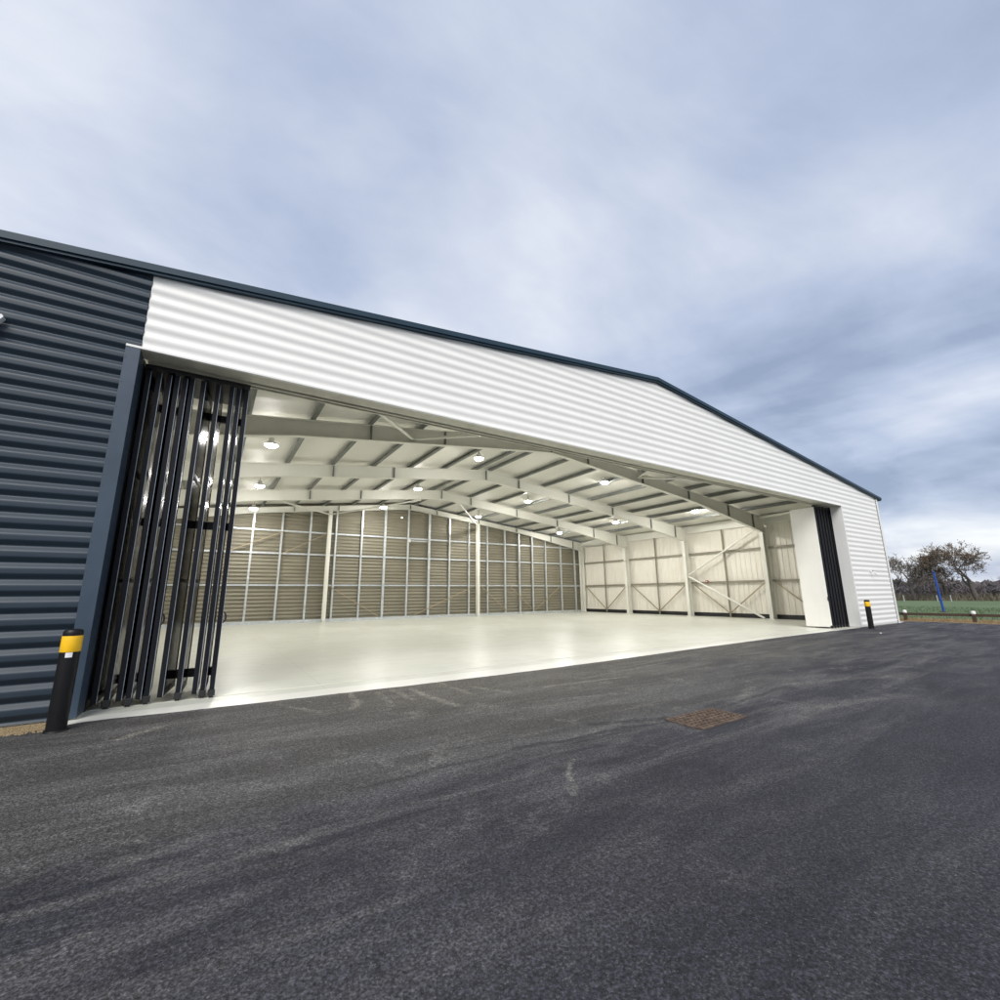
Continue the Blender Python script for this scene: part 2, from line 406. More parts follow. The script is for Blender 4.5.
# verge flashings
for a, b in ((XL0 - .25, XR), (XR0 + .5 - .06, XR)):
    mb = MB()
    for yy0, yy1, zt, zb in ((-.14, .25, 8.77, 8.65), (-.11, .20, 8.65, 8.60)):
        P8 = []
        for x in (a, b):
            for y in (yy0, yy1):
                for z in (zb, zt): P8.append((x, y, roofz(x, z)))
        mb.add(P8, [(0, 1, 3, 2), (4, 6, 7, 5), (0, 4, 5, 1), (2, 3, 7, 6), (0, 2, 6, 4), (1, 5, 7, 3)])
    mb.build('verge_flashing', 'verge', hangar)
def slope_sheet(mb, zr, y0, y1, xa, xb, th):
    P8 = []
    for x in (xa, xb):
        for y in (y0, y1):
            for z in (zr, zr + th): P8.append((x, y, roofz(x, z)))
    mb.add(P8, [(0, 1, 3, 2), (4, 6, 7, 5), (0, 4, 5, 1), (2, 3, 7, 6), (0, 2, 6, 4), (1, 5, 7, 3)])
mb = MB(); slope_sheet(mb, 8.60, .26, YB + .1, XL0 - .15, XR, .06); slope_sheet(mb, 8.60, .26, YB + .1, XR0 + .15, XR, .06)
mb.build('roof', 'dark_clad', hangar)
mb = MB(); slope_sheet(mb, 8.49, .39, YB, XL0 + .1, XR, .03); slope_sheet(mb, 8.49, .39, YB, XR0 - .1, XR, .03)
for k in range(1, 18):                          # liner sheet laps
    for sgn in (-1, 1):
        x = XR + sgn * k * 1.0; xx = x + .012
        mb.add([(x, .4, roofz(x, 8.486)), (xx, .4, roofz(xx, 8.486)), (xx, YB, roofz(xx, 8.486)), (x, YB, roofz(x, 8.486))], [(0, 1, 2, 3)])
mb.build('roof_liner', 'liner', hangar)
# purlins
for x in [11.45 - 1.84 * k for k in range(9)] + [12.3 + 1.87 * k for k in range(9)]:
    zt = roofz(x, 8.48)
    mb = MB().box(x - .010, x + .010, .42, YB - .05, zt - .205, zt - .002)
    mb.box(x - .13, x - .010, .42, YB - .05, zt - .205, zt - .185).box(x + .010, x + .10, .42, YB - .05, zt - .024, zt - .004)
    mb.build('purlin', 'purlin', hangar)
# portal frames
XCI = 28.8; XCL = -4.8
def ztop(x): return roofz(x, 8.27)
def zbot(x, dp):
    z = roofz(x, 8.27 - dp); d = abs(x - XR)
    if d > 10.2: z -= (d - 10.2) * .062
    if d < 1.0: z -= (1.0 - d) * .03
    return z
def portal(y, dp, web_t=.02, fl=.22):
    xs = [XCL - .45, XCL, -2.5, 1.8, 4.5, 8, 11, 12, 13, 16, 20, 22.2, 25, XCI, XCI + .45]
    mb = MB()
    for x0, x1 in zip(xs, xs[1:]):
        for za, zb_, w in ((ztop, lambda x: ztop(x) - .025, fl), (lambda x: zbot(x, dp) + .025, lambda x: zbot(x, dp), fl), (lambda x: ztop(x) - .025, lambda x: zbot(x, dp) + .025, web_t)):
            P8 = []
            for x in (x0, x1):
                for yy in (y - w / 2, y + w / 2):
                    for fz in (zb_, za): P8.append((x, yy, fz(x)))
            mb.add(P8, [(0, 1, 3, 2), (4, 6, 7, 5), (0, 4, 5, 1), (2, 3, 7, 6), (0, 2, 6, 4), (1, 5, 7, 3)])
    pf = mb.build('portal_frame', 'cream', hangar)
    for sgn, x in ((1, XCI), (-1, XCL)):
        zt = zbot(x, dp) + .03
        c = MB()
        c.box(*sorted((x, x + sgn * .025)), y - fl / 2, y + fl / 2, .02, zt)
        c.box(*sorted((x + sgn * .025, x + sgn * .425)), y - .011, y + .011, .02, zt + .3)
        c.box(*sorted((x + sgn * .425, x + sgn * .45)), y - fl / 2, y + fl / 2, .02, zt + .3)
        c.box(*sorted((x - sgn * .06, x + sgn * .5)), y - .18, y + .18, .004, .03)
        c.build('column', 'cream', pf)
    for x in (11.45 - 1.84 * 2.5, 11.45 - 1.84 * 4.5 + .9, 12, 12.3 + 1.87 * 1.0, 12.3 + 1.87 * 3.0, 12.3 + 1.87 * 5, 12.3 + 1.87 * 7, 28.0):
        c = MB().box(x - .022, x + .022, y - .105, y - .011, zbot(x, dp) + .028, ztop(x) - .028)
        c.build('stiffener', 'purlin', pf)
    return pf
for i in range(3): portal(5.64 + 5.6 * i, .56)
portal(YB - .25, .36)
# tie struts and knee braces from the header to the first frame
for a, b in (((5.6, 5.64, 7.15), (1.9, .45, 6.15)), ((5.6, 5.64, 7.15), (9.3, .45, 6.6)),
             ((17.6, 5.64, 7.35), (21.5, .45, 6.45)), ((28.7, 5.6, 6.2), (24.9, .45, 5.75)), ((17.6, 5.64, 7.35), (14.2, .45, 6.8))):
    MB().tube([a, b], .055, 8).build('roof_brace', 'cream', hangar, 40)
for a, b in (((6.3, 22.1, 7.0), (1.8, 16.9, 6.75)), ((6.3, 22.1, 7.0), (10.6, 16.9, 7.5)), ((17.8, 22.1, 7.0), (13.4, 16.9, 7.5)), ((28.6, 22.1, 6.0), (26.9, 16.9, 6.25))):
    MB().tube([a, b], .05, 8).build('roof_brace', 'cream', hangar, 40)
MB().bar((17.6, 5.64, 7.3), (17.6, 5.64, 8.2), .09, .09).build('strut', 'cream', hangar)
# right wall
def side_wall(x, sgn, nm):
    mb = MB(); n = int((YB - .45) / .11); y0 = .42
    pr = [(0, 0), (.10, 0), (.125, .022), (.205, .022), (.23, 0)]
    k = len(mb.v); cnt = 0; y = y0
    while y < YB - .3:
        for dy, dx in pr: mb.v += [(x - sgn * dx, y + dy, .27), (x - sgn * dx, y + dy, 6.45)]; cnt += 1
        y += .33
    for i in range(cnt - 1): mb.f.append((k + 2 * i, k + 2 * i + 1, k + 2 * i + 3, k + 2 * i + 2))
    mb.build(nm, 'side', hangar)
    MB().box(*sorted((x + sgn * .01, x + sgn * .06)), .42, YB - .05, .004, .275).build('wall_base', 'black', hangar)
side_wall(29.42, 1, 'wall_liner'); side_wall(-5.4, -1, 'wall_liner')
bays = [(.45, 5.64), (5.64, 11.24), (11.24, 16.84), (16.84, YB - .25)]
for X, sgn in ((29.3, 1), (-5.28, -1)):
    for z in (2.31, 4.36):
        MB().box(X - .05, X + .05, .5, YB - .3, z - .06, z + .06).build('wall_rail', 'rail', hangar)
    MB().box(X - .08, X + .08, .5, YB - .1, 5.86, 6.02).box(X - .02, X + .06, .5, YB - .1, 6.02, 6.42).build('eave_beam', 'cream', hangar)
    for y0, y1 in bays:
        ym = (y0 + y1) / 2
        MB().box(X - .13, X - .052, ym - .04, ym + .04, .02, 5.86).build('wall_post', 'rail', hangar)
        for ys in (y0 + .25, y1 - .25):
            MB().bar((X - .10, ys, 2.27), (X - .10, ym + (.05 if ys > ym else -.05), .30), .05, .06).build('wall_brace', 'brace', hangar)
for a, b in (((28.92, 6.0, 5.55), (28.92, 11.05, 2.85)), ((28.86, 11.05, 2.75), (28.86, 6.1, .05))):
    MB().tube([a, b], .065, 10).build('wind_brace', 'cream', hangar, 40)
# back wall
AMP, EXP = .019, .7
mb = MB(); k = 0; Z = zs(.02, 8.46)
rows = []
for z in Z:
    half = (8.47 - z) / SL; rows.append((max(XL0 + .1, XR - half), min(XR0 - .1, XR + half), YB + .05 + 1.1 * prof(z), z))
for a, b, y, z in rows: mb.v += [(a, y, z), (b, y, z)]
for i in range(len(rows) - 1): mb.f.append((2 * i, 2 * i + 2, 2 * i + 3, 2 * i + 1))
mb.build('back_sheet', 'back', hangar, True)
MB().add([(x, y, z) for y in (YB + .12, YB + .18) for x, z in ((XL0 + .1, 0), (XR0 - .1, 0), (XR0 - .1, 6.42), (XR, 8.52), (XL0 + .1, 6.42))], [(0, 1, 2, 3, 4), (9, 8, 7, 6, 5)] + [(i, i + 5, (i + 1) % 5 + 5, (i + 1) % 5) for i in range(5)]).build('back_wall_core', 'dark_clad', hangar)
BP = [-4.1, -2.4, -.6, .3, 1.85, 3.48, 5.17, 6.81, 8.55, 10.2, 11.95, 13.64, 15.35, 17.07, 18.79, 20.51, 21.97, 23.36, 24.82, 26.58, 28.24]
for i, x in enumerate(BP):
    zt = roofz(x, 8.27); w = .12 if x in (10.2, 13.64) else .07
    o = MB().box(x - w / 2 - .02, x + w / 2 + .02, YB - .20, YB - .08, .06, zt).build('back_post', 'galv', hangar)
for z in (2.32, 4.30, 5.75):
    MB().box(-5.2, 29.2, YB - .075, YB - .01, z - .05, z + .05).build('back_rail', 'galv', hangar)
MB().box(-5.2, 29.2, YB - .26, YB - .01, .004, .17).build('base_channel', 'galv', hangar)
for x in (6.32, 17.78):
    MB().box(x - .11, x + .11, YB - .48, YB - .45, .01, roofz(x, 7.95)).box(x - .012, x + .012, YB - .45, YB - .24, .01, roofz(x, 7.95)).box(x - .11, x + .11, YB - .24, YB - .21, .01, roofz(x, 7.95)).build('gable_post', 'cream', hangar)
for a, b in (((6.5, 2.3), (9.9, .25)), ((17.6, 2.3), (12.6, .25)), ((18.1, 2.3), (20.6, .3)), ((20.9, 2.3), (23.3, .3)), ((26.4, 2.3), (23.5, .3)), ((.6, 4.3), (3.6, 5.7)), ((3.6, 4.3), (6.2, 5.7))):
    MB().bar((a[0], YB - .23, a[1]), (b[0], YB - .23, b[1]), .05, .05).build('back_brace', 'brace', hangar)

# folding door leaves
DZ0, DZ1 = .09, 5.54
def leaf(x, y, ang, w, panel_l, panel_r, handle=False, hinge=0.0, roller=True):
    c, s = math.cos(ang), math.sin(ang)
    def tr(mbx):
        mbx.v = [(x + p[0] * c + p[1] * s, y - p[0] * s + p[1] * c, p[2]) for p in mbx.v]; return mbx
    t = .035
    f = MB()
    f.box(-t, t, 0, .055, DZ0, DZ1, .004).box(-t, t, w - .055, w, DZ0, DZ1, .004)
    for z0, z1 in ((DZ0, DZ0 + .12), (1.9, 1.96), (3.72, 3.78), (DZ1 - .14, DZ1)): f.box(-t + .003, t - .003, .055, w - .055, z0, z1)
    lf = tr(f).build('door_leaf', 'leaf', hangar)
    if panel_l == 'white_leaf': tr(MB().box(-t - .012, -t - .002, .02, w + .02, DZ0 - .03, DZ1 + .01, .003)).build('panel', panel_l, lf)
    else: tr(MB().box(-t + .008, -.002, .055, w - .055, DZ0 + .12, DZ1 - .14)).build('panel', panel_l, lf)
    tr(MB().box(.002, t - .008, .055, w - .055, DZ0 + .12, DZ1 - .14)).build('panel', panel_r, lf)
    tr(MB().box(t, t + .005, .004, .018, DZ0 + .01, DZ1 - .01)).build('edge_trim', 'edge', lf)
    if roller:
        tr(MB().box(-.05, .05, -.015, .10, .035, .13, .008).tube([(-.03, .04, .03), (.03, .04, .03)], .028, 12)).build('roller', 'black', lf)
        tr(MB().box(-.04, .04, .0, .10, DZ1, DZ1 + .09)).build('hanger', 'black', lf)
    if hinge:
        for z in (.30, 3.0, 5.2):
            tr(MB().box(t, hinge - t, w - .09, w - .03, z - .075, z + .075)).build('hinge', 'black', lf)
    if handle:
        pts = [(handle * (t + .05 * math.sin(math.pi * i / 8)), .02, 1.30 + .09 * math.cos(math.pi * i / 8)) for i in range(9)]
        tr(MB().tube(pts, .013, 8)).build('handle', 'black', lf, True)
    return lf
LX = [-1.30, -1.15, -1.01, -.89, -.775, -.67, -.50, -.27, -.045, .065, .195]
for i, x in enumerate(LX):
    nx = LX[i + 1] - x if i + 1 < len(LX) else 0
    leaf(x, .45 + rnd.uniform(-.02, .03), R((.5, -1.6, .8, -2.2, 1.2, -2.4, 6.0, 3.0, 1.6, 2.8, .8)[i]), 1.05, 'panel', 'panel', handle=i in (5, 10), hinge=nx if i in (1, 3, 6, 7, 9) else 0, roller=i % 2 == 1 or i == 10)
RX = [23.68 + .151 * k for k in range(11)]
for i, x in enumerate(RX):
    leaf(x, .46 + (i % 2) * .02, R((-.3, .4)[i % 2]), 1.05, 'white_leaf' if i == 0 else 'panel', 'panel', handle=i == 0 and -1, hinge=.151 if i % 2 and i < 10 else 0, roller=i % 2 == 0)
mb = MB().box(OL + .05, OR_ - .05, .40, .45, HH - .02, HH + .06).box(OL + .05, OR_ - .05, .54, .58, HH - .02, HH + .06).box(OL + .05, OR_ - .05, .45, .54, HH + .03, HH + .06)
mb.build('door_track', 'soffit', hangar)
MB().box(OL + .02, .25, .45, 1.5, DZ1 + .032, DZ1 + .105).build('track_cover', 'black', hangar)
MB().box(OL + .05, OR_ - .05, .47, .50, .001, .006).box(OL + .05, OR_ - .05, .53, .56, .001, .004).build('floor_guide', 'soffit', hangar)

# ------------------------------------------------------------------ lamps
def lamp(px, py, pz, zl, label):
    r = empty('high_bay_lamp', (px, py, pz), label, 'lamp', 'lit round lamps hanging under the hangar roof')
    MB().lathe((px, py, pz), [(.215, .0), (.22, .03), (.19, .06), (.16, .10), (.10, .13), (.09, .24), (.03, .27)], 24).build('housing', 'lamp', r, 35)
    MB().lathe((px, py, pz), [(.05, -.085), (.13, -.065), (.18, -.03), (.20, -.002)], 24).build('lens', 'lit', r, True)
    MB().tube([(px, py, pz + .265), (px, py, zl)], .012, 6).build('cable', 'rail', r)
LP = [(1.25, 7.6, 6.72), (9.55, 7.75, 7.62), (17.5, 7.8, 7.55), (25.7, 7.95, 6.72),
      (1.43, 14.0, 6.66), (9.24, 14.04, 7.47), (16.9, 14.04, 7.55), (24.6, 13.7, 6.73),
      (1.62, 20.0, 6.60), (9.2, 19.9, 7.40), (16.6, 20.0, 7.42), (24.3, 19.7, 6.65)]
W4 = ['leftmost of its row beside the folded dark doors', 'left of the roof ridge', 'right of the roof ridge', 'rightmost of its row towards the cream side wall']
R3 = ['nearest row', 'middle row', 'rear row']
for i, (x, y, z) in enumerate(LP):
    lamp(x, y, z, roofz(x, 8.49), 'lit hanging lamp in the %s, %s' % (R3[i // 4], W4[i % 4]))

# ------------------------------------------------------------------ small fittings
def wall_lamp(x, z, lab):
    r = empty('wall_floodlight', (x, -.04, z), lab, 'wall light')
    mb = MB().add([(px, y, pz) for y in (-.16, -.06) for px, pz in ((x - .45, z - .11), (x - .12, z - .11), (x, z + .10), (x - .02, z + .13), (x - .45, z + .13))],
                  [(0, 1, 2, 3, 4), (9, 8, 7, 6, 5)] + [(k, k + 5, (k + 1) % 5 + 5, (k + 1) % 5) for k in range(5)])
    mb.build('housing', 'white', r); MB().box(x - .30, x - .18, -.062, -.018, z - .06, z + .07).build('bracket', 'galv', r)
wall_lamp(-2.93, 5.54, 'white slant-sided wall light fixed high on the dark ribbed wall')
r = empty('wall_bracket', (27.45, -.04, 2.5), 'small white bent pipe bracket on the white ribbed wall right of the doors', 'bracket')
MB().tube([(27.45, -.03, 2.58), (27.45, -.14, 2.56), (27.5, -.20, 2.46), (27.6, -.22, 2.43)], .028, 8).build('pipe', 'white', r, 50)
MB().box(27.38, 27.52, -.045, -.036, 2.50, 2.66).build('back_plate', 'white_flash', r)
MB().box(27.42, 27.48, -.16, -.13, 2.58, 2.62).build('clip', 'purlin', r)
r = empty('wall_sensor', (11.35, YB - .3, 7.22), 'tiny white lit unit high on the back wall just under the ridge', 'sensor')
MB().box(11.29, 11.41, YB - .32, YB - .2, 7.17, 7.28, .01).build('body', 'white', r); MB().box(11.31, 11.39, YB - .326, YB - .321, 7.19, 7.26).build('lens', 'dim', r)
r = empty('batten_light', (12.0, YB - .3, 5.55), 'pale strip light with square end box on the middle of the back wall', 'strip light')
MB().box(11.88, 12.10, YB - .33, YB - .21, 5.45, 5.66, .012).build('end_box', 'lamp', r); MB().box(12.10, 13.5, YB - .27, YB - .21, 5.53, 5.59).build('batten', 'galv', r)
r = empty('wall_sensor', (28.45, YB - .3, 5.72), 'tiny white unit on the back wall beside the right-hand corner', 'sensor')
MB().box(28.38, 28.52, YB - .34, YB - .22, 5.64, 5.80, .01).build('body', 'white', r); MB().lathe((28.45, YB - .30, 5.60), [(.02, 0), (.045, .02), (.05, .04)], 12).build('eye', 'lamp', r)
r = empty('call_point', (29.2, 9.88, 2.38), 'small dull red alarm box on the rail of the cream side wall', 'alarm')
MB().box(29.17, 29.248, 9.78, 9.98, 2.30, 2.46, .01).build('body', 'red', r); MB().box(29.163, 29.168, 9.84, 9.92, 2.35, 2.41).build('button', 'white', r)

def bollard(x, y, z, lab, sticker):
    r = empty('bollard', (x, y, z), lab, 'bollard', 'black bollards with yellow bands beside the doorway')
    MB().lathe((x, y, z), [(.125, 0), (.118, .02), (.102, .025), (.102, 1.19), (.100, 1.215), (.085, 1.235), (.04, 1.245)], 28).build('post', 'bollard', r, 35)
    MB().lathe((x, y, z), [(.104, .96), (.1055, .965), (.1055, 1.155), (.104, 1.16)], 28).build('band', 'yellow', r, 35)
    if sticker:
        a0 = math.atan2(-8.8 - y, 0 - x)
        vs = []
        for rr in (.1035, .1085):
            for k in range(5):
                a = a0 - .06 + (k - 2) * .16
                vs += [(x + rr * math.cos(a), y + rr * math.sin(a), z + .895), (x + rr * math.cos(a), y + rr * math.sin(a), z + .955)]
        fs = [(2 * k + 10, 2 * k + 12, 2 * k + 13, 2 * k + 11) for k in range(4)] + [(2 * k, 2 * k + 1, 2 * k + 3, 2 * k + 2) for k in range(4)]
        fs += [(2 * k + 1, 2 * k + 11, 2 * k + 13, 2 * k + 3) for k in range(4)] + [(2 * k, 2 * k + 2, 2 * k + 12, 2 * k + 10) for k in range(4)]
        fs += [(0, 10, 11, 1), (8, 9, 19, 18)]
        MB().add(vs, fs).build('sticker', 'white', r)
    return r
bollard(-1.46, -.66, 0.005, 'black bollard with orange yellow band and white tag before the dark wall', True)
bollard(24.67, -.60, 0.005, 'black bollard with bright yellow band against the white ribbed wall', False)

# drain cover
r = empty('drain_cover', (5.74, -4.93, .008), 'rusty square iron drain cover set flush in the asphalt', 'drain cover')
cx, cy, hw = 5.74, -4.94, .50
mb = MB().box(cx - hw, cx + hw, cy - hw * .5, cy + hw * .5, .004, .012)
hy = .25
mb = MB()
mb.box(cx - .52, cx + .52, cy - .27, cy - .24, .004, .020).box(cx - .52, cx + .52, cy + .24, cy + .27, .004, .020).box(cx - .52, cx - .49, cy - .24, cy + .24, .004, .020).box(cx + .49, cx + .52, cy - .24, cy + .24, .004, .020)
mb.build('frame', 'rust', r)
mb = MB().box(cx - .487, cx - .003, cy - .237, cy + .237, -.01, -.002).box(cx + .003, cx + .487, cy - .237, cy + .237, -.01, -.002)
for i in range(12):
    for j in range(6):
        x = cx - .4455 + i * .081; y = cy - .2 + j * .08
        mb.box(x - .027, x + .027, y - .027, y + .027, .0, .024, .006)
mb.build('lid', 'rust', r)
mb = MB()
pts = [(math.cos(a) * (.020 + .006 * math.sin(3 * a)), math.sin(a) * (.017 + .004 * math.cos(2 * a))) for a in [k * math.pi / 5 for k in range(10)]]
mb.v = [(22.3 + a * 2.2, -1.66 + b * 2.2, .006) for a, b in pts] + [(22.3 + a * 1.6, -1.66 + b * 1.7, .035) for a, b in pts]
mb.f = [tuple(range(9, -1, -1)), tuple(range(10, 20))] + [(k, (k + 1) % 10, 10 + (k + 1) % 10, 10 + k) for k in range(10)]
tag(mb.build('stone', 'stone', None, False, (22.3, -1.66, 0)), 'small pale stone lying alone on the asphalt before the right bollard', 'stone')

# ------------------------------------------------------------------ ground
def pl(xs, table):
    for (a, ya), (b, yb) in zip(table, table[1:]):
        if a <= xs <= b: return ya + (yb - ya) * (xs - a) / (b - a)
    return table[0][1] if xs < table[0][0] else table[-1][1]
EDGE = [(-40, -.62), (-1.75, -.48), (-1.3, -.26), (.0, -.36), (2.6, -.49), (5.3, -.56), (8.2, -.50), (12.6, -.27), (18, -.06), (25.2, -.02), (30.1, -.03), (30.9, .10), (31.6, .25), (31.9, .2)]
FAR = [(31.9, .2), (32.2, -.6), (32.2, -1.5), (31.8, -3.4), (31.9, -12), (32.2, -40)]
mb = MB(); xs = []
x = -40.
while x < 31.9:
    xs.append(x); x += .06 if -2.6 < x < 16 else (.15 if 16 <= x < 31 else .5 if x > 31 or x < -3 else .06)
xs.append(31.9)
top = []
for x in xs:
    e = pl(x, EDGE) + .035 * noise.noise(Vector((x * 1.7, 3.1, 0))) + .022 * noise.noise(Vector((x * 9, 1.1, 0)))
    top.append(e)
for x, e in zip(xs, top): mb.v += [(x, e, -.004), (x, e - .025, .004), (x, e - 1.2, .004), (x, -60, .004)]
for i in range(len(xs) - 1):
    for j in range(3): mb.f.append((4 * i + j, 4 * i + j + 1, 4 * i + j + 5, 4 * i + j + 4))
k = len(mb.v)                                       # strip east to its rough far edge
yy = .2; L = []
while yy > -40:
    L.append((31.9 + max(.0, pl(-yy, [(-.2, 0.), (.6, .3), (1.5, .3), (3.4, .05), (12, .1), (40, .3)])) + .05 * noise.noise(Vector((yy * 2.2, 9, 0))), yy)); yy -= .25
for xx, yv in L: mb.v += [(31.9, yv, .004), (max(31.9, xx), yv, .004)]
for i in range(len(L) - 1): mb.f.append((k + 2 * i, k + 2 * i + 1, k + 2 * i + 3, k + 2 * i + 2))
tag(mb.build('asphalt', 'asphalt'), kind='structure')
tag(MB().add([(x, y, z) for z in (-.05, 0.) for x, y in ((OL - .16, -.75), (29.75, -.75), (29.75, YB + .2), (XL0 + .3, YB + .2), (XL0 + .3, .05), (OL - .16, .05))], [(5, 4, 3, 2, 1, 0), (6, 7, 8, 9, 10, 11)] + [(i, (i + 1) % 6, (i + 1) % 6 + 6, i + 6) for i in range(6)]).build('floor', 'floor'), kind='structure')
tag(MB().box(XR0 + .025, 31.7, -.3, 40, -.05, -.001).build('path', 'path'), kind='structure')
g = MB(); g.add([(-900, -900, -.03), (1500, -900, -.03), (1500, 1100, -.03), (-900, 1100, -.03)], [(0, 1, 2, 3)])
tag(g.build('field', 'field'), kind='structure')
g = MB(); g.add([(30.5, -60, -.012), (36.5, -60, -.012), (35.9, 45, -.012), (30.5, 45, -.012)], [(0, 1, 2, 3)])
tag(g.build('verge_ground', 'verge_soil'), kind='structure')
tag(MB().box(-40, OL - .16, -.75, -.012, -.04, .0).build('gravel_strip', 'gravel'), kind='structure')

# loose gravel stones and dry stalks (nobody could count them)
mb = MB()
for i in range(2600):
    x = rnd.uniform(-4.5, -1.55); y = rnd.uniform(-.62, -.06); s = rnd.uniform(.006, .017); z = .002
    p = [(x + s * rnd.uniform(.7, 1.2) * a, y + s * rnd.uniform(.7, 1.2) * b, z + s * c) for a, b, c in ((1, 0, 0), (0, 1, 0), (-1, 0, 0), (0, -1, 0), (.1, .1, .9))]
    mb.add(p, [(0, 1, 4), (1, 2, 4), (2, 3, 4), (3, 0, 4)])
tag(mb.build('gravel', 'gravel'), 'tan gravel along the foot of the dark wall', 'gravel', kind='stuff')
def blades(n, xr, yr, h, m, name, lab, cat, wd=.012, edge=None):
    mb = MB()
    for i in range(n):
        x = rnd.uniform(*xr); y = rnd.uniform(*yr); a = rnd.uniform(0, 6.28); hh = rnd.uniform(*h); lx, ly = rnd.gauss(0, .35) * hh, rnd.gauss(0, .35) * hh
        dx, dy = math.cos(a) * wd, math.sin(a) * wd
        mb.add([(x - dx, y - dy, -.03), (x + dx, y + dy, -.03), (x + lx, y + ly, hh - .02)], [(0, 1, 2)])
    return tag(mb.build(name, m), lab, cat, kind='stuff')
blades(9000, (32.4, 36.3), (-14, 22), (.04, .16), 'dry', 'dry_grass', 'dry tan grass in the strip along the low timber rail', 'dry grass', .012)
blades(14000, (36, 60), (-14, 26), (.06, .20), 'grassb', 'grass', 'short green grass of the field beyond the timber rail', 'grass', .02)
blades(9000, (97, 106), (-40, 50), (.5, 1.5), 'rough', 'rough_grass', 'tall pale dead grass along the far field edge', 'rough grass', .035)

# knee rail fence
r = empty('timber_rail_fence', (33.5, 0, -.01), 'low dark timber rail fence with white capped posts beside the asphalt', 'fence')
def fx(y): return 33.42 - (y - .6) * .115 * .9
MB().bar((fx(30), 30, .34), (fx(-22), -22, .34), .11, .14).build('rail', 'timber', r)
for k in range(-8, 12):
    y = .6 - 2.69 * k
    if not -21 < y < 29: continue
    x = fx(y) - .115
    p = MB().box(x - .07, x + .07, y - .07, y + .07, -.02, .40, .008).build('post', 'timber', r)
    MB().lathe((x, y, .40), [(.085, 0), (.095, .02), (.095, .11), (.07, .15), (.02, .165)], 14).build('cap', 'white', p, 40)
r = empty('blue_post', (47.3, 2.23, -.02), 'tall slim blue post standing on the grass edge before bare trees', 'post')
MB().tube([(47.3, 2.23, -.03), (47.32, 2.36, 3.0)], [.075, .065], 14).build('shaft', 'blue', r, 40)
MB().lathe((47.32, 2.36, 2.99), [(.09, 0), (.09, .05), (.04, .08)], 14).build('cap', 'blue', r, 40)
MB().lathe((47.3, 2.23, -.03), [(.24, 0), (.24, .05), (.18, .07)], 14).build('base', 'timber', r, 40)
for i, (y, lb) in enumerate(((17.0, 'leftmost, under the small tree by the hangar corner'), (13.1, 'left of the two just right of the blue post'), (11.6, 'right of the two just right of the blue post'))):
    r = empty('tree_guard', (92, y, -.03), 'pale slim tree guard, ' + lb, 'tree guard', 'pale tree guards at the far field edge')
    MB().tube([(92, y, -.03), (92, y + .03, .9)], [.075, .06], 8).build('tube', 'guard', r)

# ------------------------------------------------------------------ trees
def tree(x, y, h, spread, seed, lab, leafn=1.0, lean=(0, 0)):
    rg = random.Random(seed)
    root = empty('bare_tree', (x, y, -.03), lab, 'tree', 'bare trees at the far edge of the field')
    tr, cr, lv = MB(), MB(), MB()
    def grow(p, d, ln, r, dep):
        n = 3; pts = [p]; rs = [r]; q = p.copy(); dd = d.copy()
        for i in range(n):
            dd = (dd + Vector((rg.gauss(0, .13), rg.gauss(0, .13), rg.gauss(.02, .10)))).normalized()
            q = q + dd * ln / n; pts.append(q.copy()); rs.append(max(.021, r * (1 - .38 * (i + 1) / n)))
        (tr if dep < 2 else cr).tube(pts, rs, 6 if dep < 2 else 3, False)
        if dep >= 3:
            for k in range(int(rg.uniform(1, 5) * leafn * (1 if dep < 5 else 1.4))):
                b = pts[rg.randint(1, n)] + Vector((rg.gauss(0, .11), rg.gauss(0, .11), rg.gauss(0, .09)))
                u = Vector((rg.gauss(0, 1), rg.gauss(0, 1), rg.gauss(0, 1))).normalized() * rg.uniform(.05, .11); w = u.orthogonal().normalized() * rg.uniform(.03, .07)
                lv.add([b - u, b + w, b + u, b - w], [(0, 1, 2, 3)])
        if dep >= 6 or ln < .28: return
        nb = (5 if dep == 0 else rg.choice((2, 3, 3, 4)))
        for k in range(nb):
            a = rg.uniform(0, 6.28); tilt = rg.uniform(.35, .85) * spread
            o = dd.orthogonal().normalized(); o2 = dd.cross(o)
            nd = (dd * math.cos(tilt) + (o * math.cos(a) + o2 * math.sin(a)) * math.sin(tilt)); nd.z += .10; nd.normalize()
            st = pts[-1] if k < 2 else pts[rg.choice((2, 3))]
            grow(st.copy(), nd, ln * rg.uniform(.62, .86), rs[-1] * rg.uniform(.62, .8), dep + 1)
    base = Vector((x, y, -.05))
    grow(base, Vector((lean[0], lean[1], 1)).normalized(), h * .24, h * .030, 0)
    mz = max(v[2] for v in cr.v); s = h / mz
    for m_ in (tr, cr, lv): m_.v = [(x + (v[0] - x) * s, y + (v[1] - y) * s, v[2] * s) for v in m_.v]
    tr.build('trunk', 'bark', root, True); c = cr.build('crown', 'twig', root)
    if lv.v: lv.build('leaves', 'leaves', c)
tree(98, 17.2, 7.8, 1.35, 3, 'thin bare grey tree nearest the hangar corner', .08)
tree(103, 14.6, 8.1, 1.15, 11, 'brown leaved tree directly behind the blue post', .55)
tree(99, 10.2, 9.3, 1.25, 21, 'largest tree with spreading brown crown right of the blue post', .55)
tree(108, 6.4, 6.4, 1.2, 33, 'lower tree with dark twigs right of the largest tree', .2)
tree(118, 21.0, 6.8, 1.2, 41, 'small distant bare tree between the hangar corner and brown leaved tree', .15)
tree(112, 2.2, 7.2, 1.2, 47, 'bare tree beyond the right end of the tree row', .2)
mb = MB()
